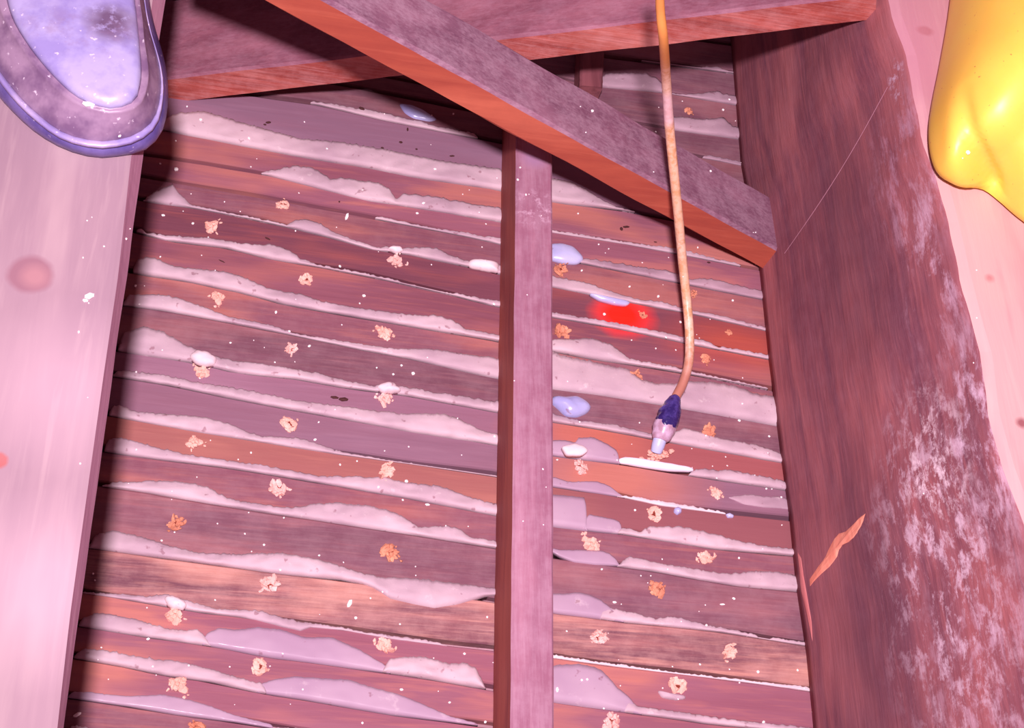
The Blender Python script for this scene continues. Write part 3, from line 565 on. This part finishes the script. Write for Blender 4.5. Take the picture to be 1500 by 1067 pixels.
# brace falling from the left joist down to the foot of the right joist
q1 = at(1117, 396, .004); q0 = solve(400, 10, .01)
d_ = ray(400, 10); sl = None
yb = q1.y
P0 = CAM + d_ * ((yb - CAM.y) / d_.y)
axb = (P0 - q1).normalized(); P0e = q1 + axb * ((q1.x + .036) / abs(axb.x)); q1e = q1 - axb * .0
brace = board('diagonal_brace', P0e, q1e, .046, .024, [M_bfront, M_btop], seed=1)
tag(brace, 'orange-faced diagonal brace with dusty purple top, running in front of the other one', 'brace')
# the other one rises from the foot of the left joist to the head of the right joist
r1 = solve(1273, 32, side_x(.72, .93)); d_ = ray(247, 153); r0 = CAM + d_ * ((r1.y - CAM.y) / d_.y)
axr = (r1 - r0).normalized()
beam = board('bridging_board', r0 - axr * .006, r1 + axr * .004,   .075, .026, [M_cfront, M_ctop], seed=2)
tag(beam, 'rough red-orange bridging board crossing behind the diagonal brace at the top', 'brace')
print('brace', P0e, q1, 'beam', r0, r1)

# ---------------------------------------------------------------- batten
def batten(TL0, TL1, TR0, TR1, h, z0, mats, name, ext=0.):
    a, b = at(*TL0, h), at(*TL1, h); c, d = at(*TR0, h), at(*TR1, h)
    if ext: a2 = a + (a - b).normalized() * ext; c2 = c + (c - d).normalized() * ext; a, c = a2, c2
    vs, fs, mi = [], [], []; seg = 40; ch = .0012
    for j in range(seg + 1):
        t = j / seg; l = a.lerp(b, t); r = c.lerp(d, t); w_ = .0005 * nz(t * 14, 3)
        vs += [(l.x + w_, l.y, z0), (l.x + w_ - .0004, l.y, h - ch), (l.x + ch + w_, l.y, h), (r.x - ch, r.y, h), (r.x + w_, r.y, h - ch), (r.x, r.y, z0)]
    n = 6
    for j in range(seg):
        for q in range(n): fs.append((j*n+q, j*n+(q+1) % n, (j+1)*n+(q+1) % n, (j+1)*n+q)); mi.append([0, 1, 1, 1, 0, 0][q])
    fs.append(tuple(range(n))); fs.append(tuple(seg*n+q for q in range(n))); mi += [0, 0]
    return mesh(name, vs, fs, mats, None, False, mi)
M_tside = wood('batten_side', (164, 84, 76), (132, 60, 62), (184, 100, 84), 'y', 0, contrast=.8)
M_ttop = wood('batten_top', (158, 106, 128), (136, 84, 106), (176, 124, 142), 'y', 0, contrast=.7, dust=(198, 164, 182), dust_amt=.25,
   spots=[dict(c=at(785, 305, .05), r=.014, col=(205, 170, 190), soft=.5, speck=120, a=.7), dict(c=at(782, 230, .05), r=.008, col=(160, 120, 150), soft=.5)])
bt = batten((757, 215), (748, 1150), (809, 215), (812, 1150), .050, .0012, [M_tside, M_ttop], 'batten', .06)
tag(bt, 'narrow upright batten running down the middle of the laths, red side and mauve top', 'batten')
b2 = batten((852, 82), (850, 125), (885, 84), (883, 128), .022, .0012, [M_jside, M_jside], 'batten', .03)  # dark joist wood stands in for the shadow over the stub
tag(b2, 'short stub of wood, shadow put into its dark colour, just behind the crossing of the two braces', 'wood block')

# ---------------------------------------------------------------- injection tube
tb = empty('injection_tube', at(962, 662, .004))
hose_px = [(966, -60, .30), (967, 10, .268), (972, 60, .245), (976, 120, .19), (981, 190, .148), (988, 260, .118), (994, 320, .092), (1000, 385, .062), (1006, 440, .044), (1010, 490, .034), (1009, 530, .027), (1001, 560, .022), (991, 580, .020), (985, 594, .019)]
hp_ = smooth_path([at(u, v, z) for u, v, z in hose_px])
rad = [.0024 + .0007 * min(1, i / 30) + .00015 * nz(i * .7) for i in range(len(hp_))]
t = NT('hose_cream'); c = t.mix(t.ramp(t.noise(t.P, 30, 3), .4, .6), rgb(226, 178, 150), rgb(244, 204, 184))
c = t.mix(t.ramp(t.mul(t.noise(t.P, 120, 5, .7), .15, 'MULTIPLY'), .065, .09), c, rgb(206, 150, 110))
c = t.mix(t.spot(hp_[10], .06, .4, wob=.3), c, rgb(214, 140, 74)); c = t.mix(t.spot(hp_[-1], .035, .4, wob=.2), c, rgb(178, 116, 100))
c = t.mix(t.mul(t.spot(hp_[28], .014, .3), .5), c, rgb(225, 190, 215))
M_hose = t.done(c, .42, t.noise(t.P, 200, 4), .2, .001, .5)
v_, f_ = tube_mesh(hp_, rad, 14); adopt(mesh('hose', v_, f_, M_hose, None, True), tb)['label'] = 'stiff cream tube stained brown'
def lump(name, pxs, rads, m, lump_=0., lab=None, n=18):
    P = smooth_path([at(u, v, z) for u, v, z in pxs], 6); N = len(P)
    rr = [interp([(i / (len(rads) - 1), r) for i, r in enumerate(rads)], k / (N - 1)) for k in range(N)]
    v_, f_ = tube_mesh(P, rr, n)
    v_ = [v + Vector((nz(v.x * 260, v.y * 260, 1), nz(v.x * 260, v.y * 260, 7), nz(v.x * 260, v.z * 260, 4))) * lump_ for v in v_]
    o = adopt(mesh(name, v_, f_, m, None, True), tb)
    if lab: o['label'] = lab
    return o
t = NT('navy_tape'); M_navy = t.done(t.mix(t.ramp(t.noise(t.P, 120, 4), .45, .65), rgb(44, 30, 92), rgb(88, 72, 150)), .22, t.noise(t.P, 160, 3), .6, .002, .6)
t = NT('collar_plastic'); M_collar = t.done(t.mix(t.ramp(t.noise(t.P, 150, 3), .4, .6), rgb(168, 130, 150), rgb(200, 170, 196)), .3, None)
t = NT('nozzle_plastic'); M_noz = t.done(rgb(182, 186, 224), .25, None, spec=.5)
lump('tape_wrap', [(989, 582, .0195), (984, 598, .018), (978, 614, .016), (973, 628, .0145)], [.0036, .0058, .0072, .0076, .0066], M_navy, .0011, 'glossy navy blue tape wrap')
lump('collar', [(975, 621, .0145), (971, 633, .0128), (967, 645, .0108)], [.0076, .0078, .0068, .005], M_collar, .0004, 'dull lilac collar')
lump('nozzle', [(968, 640, .0108), (964, 653, .008), (961, 663, .005)], [.0046, .0044, .0036], M_noz, .0, 'pale blue nozzle tip')
tag(tb, 'stiff cream tube hanging down over the braces, ending in a blue-taped nozzle', 'tube')
crm = bmesh.new(); rs = random.Random(4)
for k in range(46):
    u, v = rs.gauss(962, 11), rs.gauss(667, 4); p = at(u, v, .0015 + rs.random() * .002)
    s = rs.uniform(.0006, .0017); bmesh.ops.create_icosphere(crm, subdivisions=1, radius=s, matrix=Matrix.Translation(p) @ Matrix.Diagonal((1.3, 1, .8, 1)))
me = bpy.data.meshes.new('plaster_crumbs'); crm.to_mesh(me); crm.free()
o = link('plaster_crumbs', me, M_spl[0]); o['kind'] = 'stuff'; tag(o, 'pink crumbs of plaster heaped round the nozzle tip', 'crumbs')

# ---------------------------------------------------------------- dusty shoe standing on the left joist
def contour(px, z, n=110):
    P = [at(u, v, z if not callable(z) else z(v)) for u, v in px]
    P = smooth_path(P + [P[0]], 6)[:-1]
    return resample(P, n)
OUT = [(150, 236), (187, 232), (214, 224), (235, 203), (244, 174), (246, 139), (243, 107), (235, 75), (226, 45), (219, 10), (210, -60), (196, -160), (185, -280), (175, -380), (140, -450), (75, -470), (15, -440), (-15, -370), (-20, -270), (-35, -160), (-48, -60), (-44, 30), (-28, 100), (-8, 138), (21, 171), (51, 198), (85, 219), (120, 232)]
def inset(P, du, dv, k): 
    cu, cv = 95, -60
    return [(u, v) for u, v in P]
WELT = [(150, 212), (180, 208), (204, 199), (225, 182), (234, 160), (238, 132), (236, 104), (229, 75), (220, 45), (213, 10), (204, -60), (190, -160), (179, -280), (168, -375), (138, -440), (75, -458), (22, -430), (-8, -365), (-12, -270), (-26, -160), (-38, -60), (-32, 30), (-16, 85), (4, 118), (30, 150), (56, 174), (85, 196), (118, 208)]
RIDGE = [(160, 167), (180, 166), (198, 160), (208, 150), (214, 134), (217, 110), (214, 85), (210, 58), (208, 30), (203, -5), (196, -70), (182, -160), (170, -270), (158, -350), (130, -410), (78, -425), (34, -400), (8, -345), (4, -265), (-6, -160), (-14, -70), (-6, -10), (8, 30), (27, 61), (48, 91), (75, 123), (107, 150), (134, 161)]
PLAT = [(162, 153), (176, 151), (190, 146), (200, 136), (204, 120), (206, 104), (205, 80), (203, 54), (200, 25), (196, -10), (188, -75), (174, -160), (160, -265), (148, -335), (124, -385), (82, -400), (46, -375), (22, -330), (18, -260), (8, -160), (2, -70), (10, -15), (20, 22), (38, 54), (58, 81), (82, 108), (108, 132), (136, 147)]
ST = .018
def mx(A, B, t): return [a.lerp(b, t) for a, b in zip(A, B)]
sz = lambda base, k: (lambda v: base + max(0, 100 - v) * k)
Cs = [contour(OUT, JZ), contour(OUT, JZ + .012), contour(WELT, JZ + ST)]
def loft(name, rings, mats, parent, cap0=True, cap1=True, smooth=True):
    n = len(rings[0]); vs = [v for r in rings for v in r]; fs = []
    for i in range(len(rings) - 1):
        for k in range(n): fs.append((i*n+k, i*n+(k+1) % n, (i+1)*n+(k+1) % n, (i+1)*n+k))
    if cap0: fs.append(tuple(range(n - 1, -1, -1)))
    if cap1: fs.append(tuple((len(rings)-1)*n+k for k in range(n)))
    return mesh(name, vs, fs, mats, parent, smooth)
def grow(C, s, dz=0):
    c = sum(C, Vector()) / len(C); return [Vector((c.x + (p.x - c.x) * s, c.y + (p.y - c.y) * s, p.z + dz)) for p in C]
shoe = empty('shoe', at(110, 0, JZ))
smudge = at(165, 22, JZ + .045)
def rubber(name, base, shade, rough=.35, sm=False):
    t = NT(name); a = t.noise(t.P, 45, 4, .6); c = t.mix(t.ramp(a, .4, .6), rgb(*shade), rgb(*base))
    if sm:
        m = t.mul(t.spot(smudge, .0125, .4, wob=.5), t.ramp(t.noise(t.P, 150, 5, .7), .3, .48)); c = t.mix(t.mul(m, .9), c, rgb(88, 62, 88))
        m = t.mul(t.spot(at(120, 45, JZ + .04), .02, .5, (.6, 1.4, 1)), t.ramp(t.noise(t.P, 70, 4, .7), .45, .6)); c = t.mix(t.mul(m, .35), c, rgb(130, 100, 130))
    c = t.mix(t.mul(t.ramp(t.noise(t.P, 260, 3), .66, .72), .6), c, rgb(235, 220, 235))
    return t.done(c, rough, a, .25, .002, .5)
M_sole = rubber('shoe_sole', (118, 104, 170), (84, 72, 142), .3)
M_rim = rubber('shoe_rim', (170, 152, 190), (138, 122, 176), .35)
M_up = rubber('shoe_upper', (150, 122, 148), (112, 84, 116), .42)
M_cap = rubber('shoe_cap', (164, 154, 196), (140, 128, 182), .4, True)
lo = contour(OUT, JZ)
RIMC = [(a[0] * .2 + b[0] * .8, a[1] * .2 + b[1] * .8) for a, b in zip(OUT, WELT)]
rings = [grow(lo, .975, 0), grow(lo, .995, .0015), grow(lo, 1.0, .004), mx(contour(OUT, JZ + .005), contour(RIMC, JZ + .013), .6), contour(RIMC, JZ + .013), grow(contour(RIMC, JZ + .0145), .99)]
adopt(loft('sole', rings, M_sole, None), shoe)
r2 = [grow(contour(RIMC, JZ + .0125), .99), grow(contour(RIMC, JZ + .014), 1.003), grow(contour(RIMC, JZ + .0165), 1.0), grow(contour(WELT, JZ + .018), 1.004), grow(contour(WELT, JZ + .0165), .985), grow(contour(WELT, JZ + .013), .975)]
adopt(loft('rim', r2, M_rim, None), shoe)['label'] = 'pale raised rim'
def mixc(A, B, t, z): return [Vector((a.x + (b.x - a.x) * t, a.y + (b.y - a.y) * t, 0)) for a, b in zip(A, B)], z
def rise(p, z0): return z0 + max(0, p.y - at(110, 60, JZ).y) * .30
W0, R0, P0_ = contour(WELT, JZ + .016), contour(RIDGE, JZ + .03), contour(PLAT, JZ + .036)
def zs(C, z0, k=1): return [Vector((p.x, p.y, z0 + k * max(0, p.y - at(110, 40, JZ).y) * .22)) for p in C]
rr = [zs(grow(W0, .985), JZ + .013, 0), zs(mx(W0, R0, .12), JZ + .018, .3), zs(mx(W0, R0, .4), JZ + .023, .6), zs(mx(W0, R0, .75), JZ + .0275, 1), zs(mx(W0, R0, .93), JZ + .0305, 1), zs(R0, JZ + .0325, 1), zs(mx(R0, P0_, .45), JZ + .0318, 1), zs(mx(R0, P0_, .8), JZ + .0328, 1)]
adopt(loft('upper', rr, M_up, None), shoe)['label'] = 'dusty mauve upper with a raised ridge'
pc = [zs(mx(R0, P0_, .75), JZ + .031, 1), zs(P0_, JZ + .036, 1)]
for s, dz in ((.96, .0375), (.9, .0385), (.75, .0395), (.55, .040), (.3, .0405)): pc.append(zs(grow(P0_, s), JZ + dz, 1))
adopt(loft('vamp', pc, M_cap, None), shoe)['label'] = 'pale lilac dusty panel with a dark smudge'
hc = at(85, -330, JZ + .06); sh = []
for k, (r, z) in enumerate(((.030, .07), (.034, .10), (.036, .13), (.037, .16), (.034, .16), (.031, .13))):
    sh.append([Vector((hc.x + r * math.cos(q / 32 * 6.2832), hc.y + r * 1.25 * math.sin(q / 32 * 6.2832), JZ + z)) for q in range(32)])
adopt(loft('ankle_shaft', sh, M_up, None), shoe)
tag(shoe, 'dusty lilac grey rubber shoe toe standing on the left joist', 'shoe')

# ---------------------------------------------------------------- yellow plastic container on the right joist
YO = [(1402, -70), (1392, 15), (1379, 90), (1368, 145), (1363, 185), (1366, 222), (1378, 250), (1402, 264), (1425, 269), (1447, 273), (1470, 290), (1500, 316), (1545, 345), (1610, 360), (1690, 330), (1760, 240), (1790, 100), (1770, -60), (1700, -170), (1600, -220), (1490, -210), (1425, -150)]
YZ = JZ + .012
base = resample(smooth_path([at(u, v, YZ) for u, v in YO] + [at(*YO[0], YZ)], 8)[:-1], 260)
cen = sum(base, Vector()) / len(base)
def yring(sc, dz): return [Vector((cen.x + (p.x - cen.x) * sc, cen.y + (p.y - cen.y) * sc, JZ + dz)) for p in base]
ry = [yring(.95, .0003), yring(.975, .004), yring(.995, .008)]
for k in range(50):
    a = k / 49 * math.pi / 2 * .995; ry.append(yring(math.cos(a) ** .85, .012 + .085 * math.sin(a) ** .8))
nb = len(base)
YB = bvh_of([v for q in ry for v in q], [(i*nb+k, i*nb+(k+1) % nb, (i+1)*nb+(k+1) % nb, (i+1)*nb+k) for i in range(len(ry) - 1) for k in range(nb)])
cr = [hit(u, v, YB)[0] for u, v in ((1410, 120), (1411, 150), (1413, 178), (1419, 208), (1428, 230), (1437, 250), (1445, 264), (1452, 280))]
cr = smooth_path([p for p in cr if p], 6); nc = len(cr)
for q in ry[2:]:
    for p in q:
        d, i = min(((p - c).length, i) for i, c in enumerate(cr))
        if d > .04: continue
        e = (cr[min(i + 1, nc - 1)] - cr[max(i - 1, 0)]).normalized(); inward = Vector((cen.x - p.x, cen.y - p.y, -.03)).normalized()
        side = e.cross(inward).dot(p - cr[i]); f = min(1, i / (nc * .6))
        p += inward * (.013 * f * math.exp(-(d / .0062) ** 2) + (.0035 * f * math.exp(-((d - .012) / .008) ** 2) if side > 0 else -.0025 * f * math.exp(-((d - .012) / .008) ** 2)) )
t = NT('yellow_plastic'); c = t.mix(t.ramp(t.noise(t.P, 30, 3), .35, .65), (1, .585, .09, 1), (1, .63, .1, 1))
c = t.mix(t.mul(t.ramp(t.noise(t.P, 330, 2), .72, .76), .8), c, rgb(200, 90, 60))
M_yel = t.done(c, .42, t.noise(t.P, 60, 2), .04, .001, .5)
t.b.inputs['Subsurface Weight'].default_value = .35; t.b.inputs['Subsurface Radius'].default_value = (.02, .012, .002); t.b.inputs['Subsurface Scale'].default_value = 1
yl = loft('plastic_container', ry, M_yel, None)
tag(yl, 'smooth bright yellow moulded plastic container with a creased corner, on the right joist', 'container')

# ---------------------------------------------------------------- loose specks of plaster and one painted glint
M_speck = NT('white_speck').done(rgb(250, 240, 238), .6)
M_dirt = NT('dirt_speck').done(rgb(70, 34, 34), .8)
dg = bpy.context.evaluated_depsgraph_get()
def scene_hit(u, v):
    ok, p, nn, idx, ob, _ = S.ray_cast(bpy.context.evaluated_depsgraph_get(), CAM, ray(u, v).normalized())
    return (p, nn) if ok else (None, None)
def specks(name, pts, m, lab, cat):
    bm = bmesh.new()
    for u, v, a, b, ang in pts:
        p, nn = scene_hit(u, v)
        if p is None or nn.z < .3: continue
        k = (CAM - p).length / F; s = Vector((a * k / 2, b * k / 2, min(a, b) * k * .35))
        bmesh.ops.create_icosphere(bm, subdivisions=1, radius=1, matrix=Matrix.Translation(p + nn * s.z * .6) @ Matrix.Rotation(ang, 4, 'Z') @ Matrix.Diagonal((s.x, s.y, s.z, 1)))
    me = bpy.data.meshes.new(name); bm.to_mesh(me); bm.free(); o = link(name, me, m); o['kind'] = 'stuff'; tag(o, lab, cat); return o
bpy.context.view_layer.update()
rs = random.Random(11)
sp = [(258, 249, 7, 7, 0), (131, 435, 16, 10, .5), (125, 441, 9, 6, 0), (130, 152, 20, 9, 0), (508, 318, 5, 15, -.2), (512, 885, 7, 15, -.35), (113, 1048, 14, 6, .6), (294, 176, 5, 5, 0), (239, 316, 6, 4, 0), (588, 1011, 6, 4, 0), (1375, 673, 5, 5, 0), (1110, 985, 5, 5, 0), (605, 548, 6, 6, 0), (588, 536, 4, 4, 0), (576, 549, 4, 4, 0), (521, 906, 5, 5, 0), (611, 313, 5, 4, 0), (816, 1011, 5, 9, 0), (852, 997, 4, 4, 0), (860, 996, 4, 4, 0), (930, 748, 4, 4, 0), (867, 163, 5, 5, 0), (1417, 223, 7, 8, 0), (885, 461, 5, 5, 0), (900, 883, 7, 4, 0), (1058, 886, 9, 3, .1), (533, 434, 6, 5, 0), (637, 248, 5, 4, 0), (626, 740, 8, 4, 0), (595, 706, 6, 6, 0)]  # the white speck on the yellow lobe stands in for a specular glint
for k in range(270):
    u, v = rs.uniform(110, 1190), rs.uniform(140, 1060); s = rs.choice([1.6, 2, 2.2, 2.6, 3.2, 4])
    sp.append((u, v, s * rs.uniform(.8, 1.5), s, rs.uniform(0, 3)))
for k in range(50): sp.append((rs.uniform(1200, 1470), rs.uniform(100, 1060), 2.4, 2.4, 0))
specks('plaster_specks_and_glint', sp, M_speck, 'white specks of plaster scattered over laths, braces and joists, with one painted glint', 'specks')
dt = [(393, 180, 9, 4, .3), (388, 183, 5, 3, 0), (530, 160, 10, 5, -.3), (597, 190, 3, 8, 0), (587, 209, 6, 4, 0), (662, 229, 9, 3, .2), (610, 219, 4, 3, 0), (560, 217, 5, 3, 0), (917, 333, 12, 4, .2), (910, 336, 5, 7, .3), (1038, 385, 6, 3, 0), (490, 583, 14, 5, 0), (503, 586, 16, 7, .1), (325, 383, 12, 2, -.4), (392, 350, 10, 3, -.4), (497, 296, 3, 3, 0), (924, 357, 6, 2, 0), (960, 355, 6, 2, 0), (1190, 1046, 8, 7, 0)]
specks('dirt_specks', dt, M_dirt, 'small dark brown specks of dirt lying on the laths', 'specks')
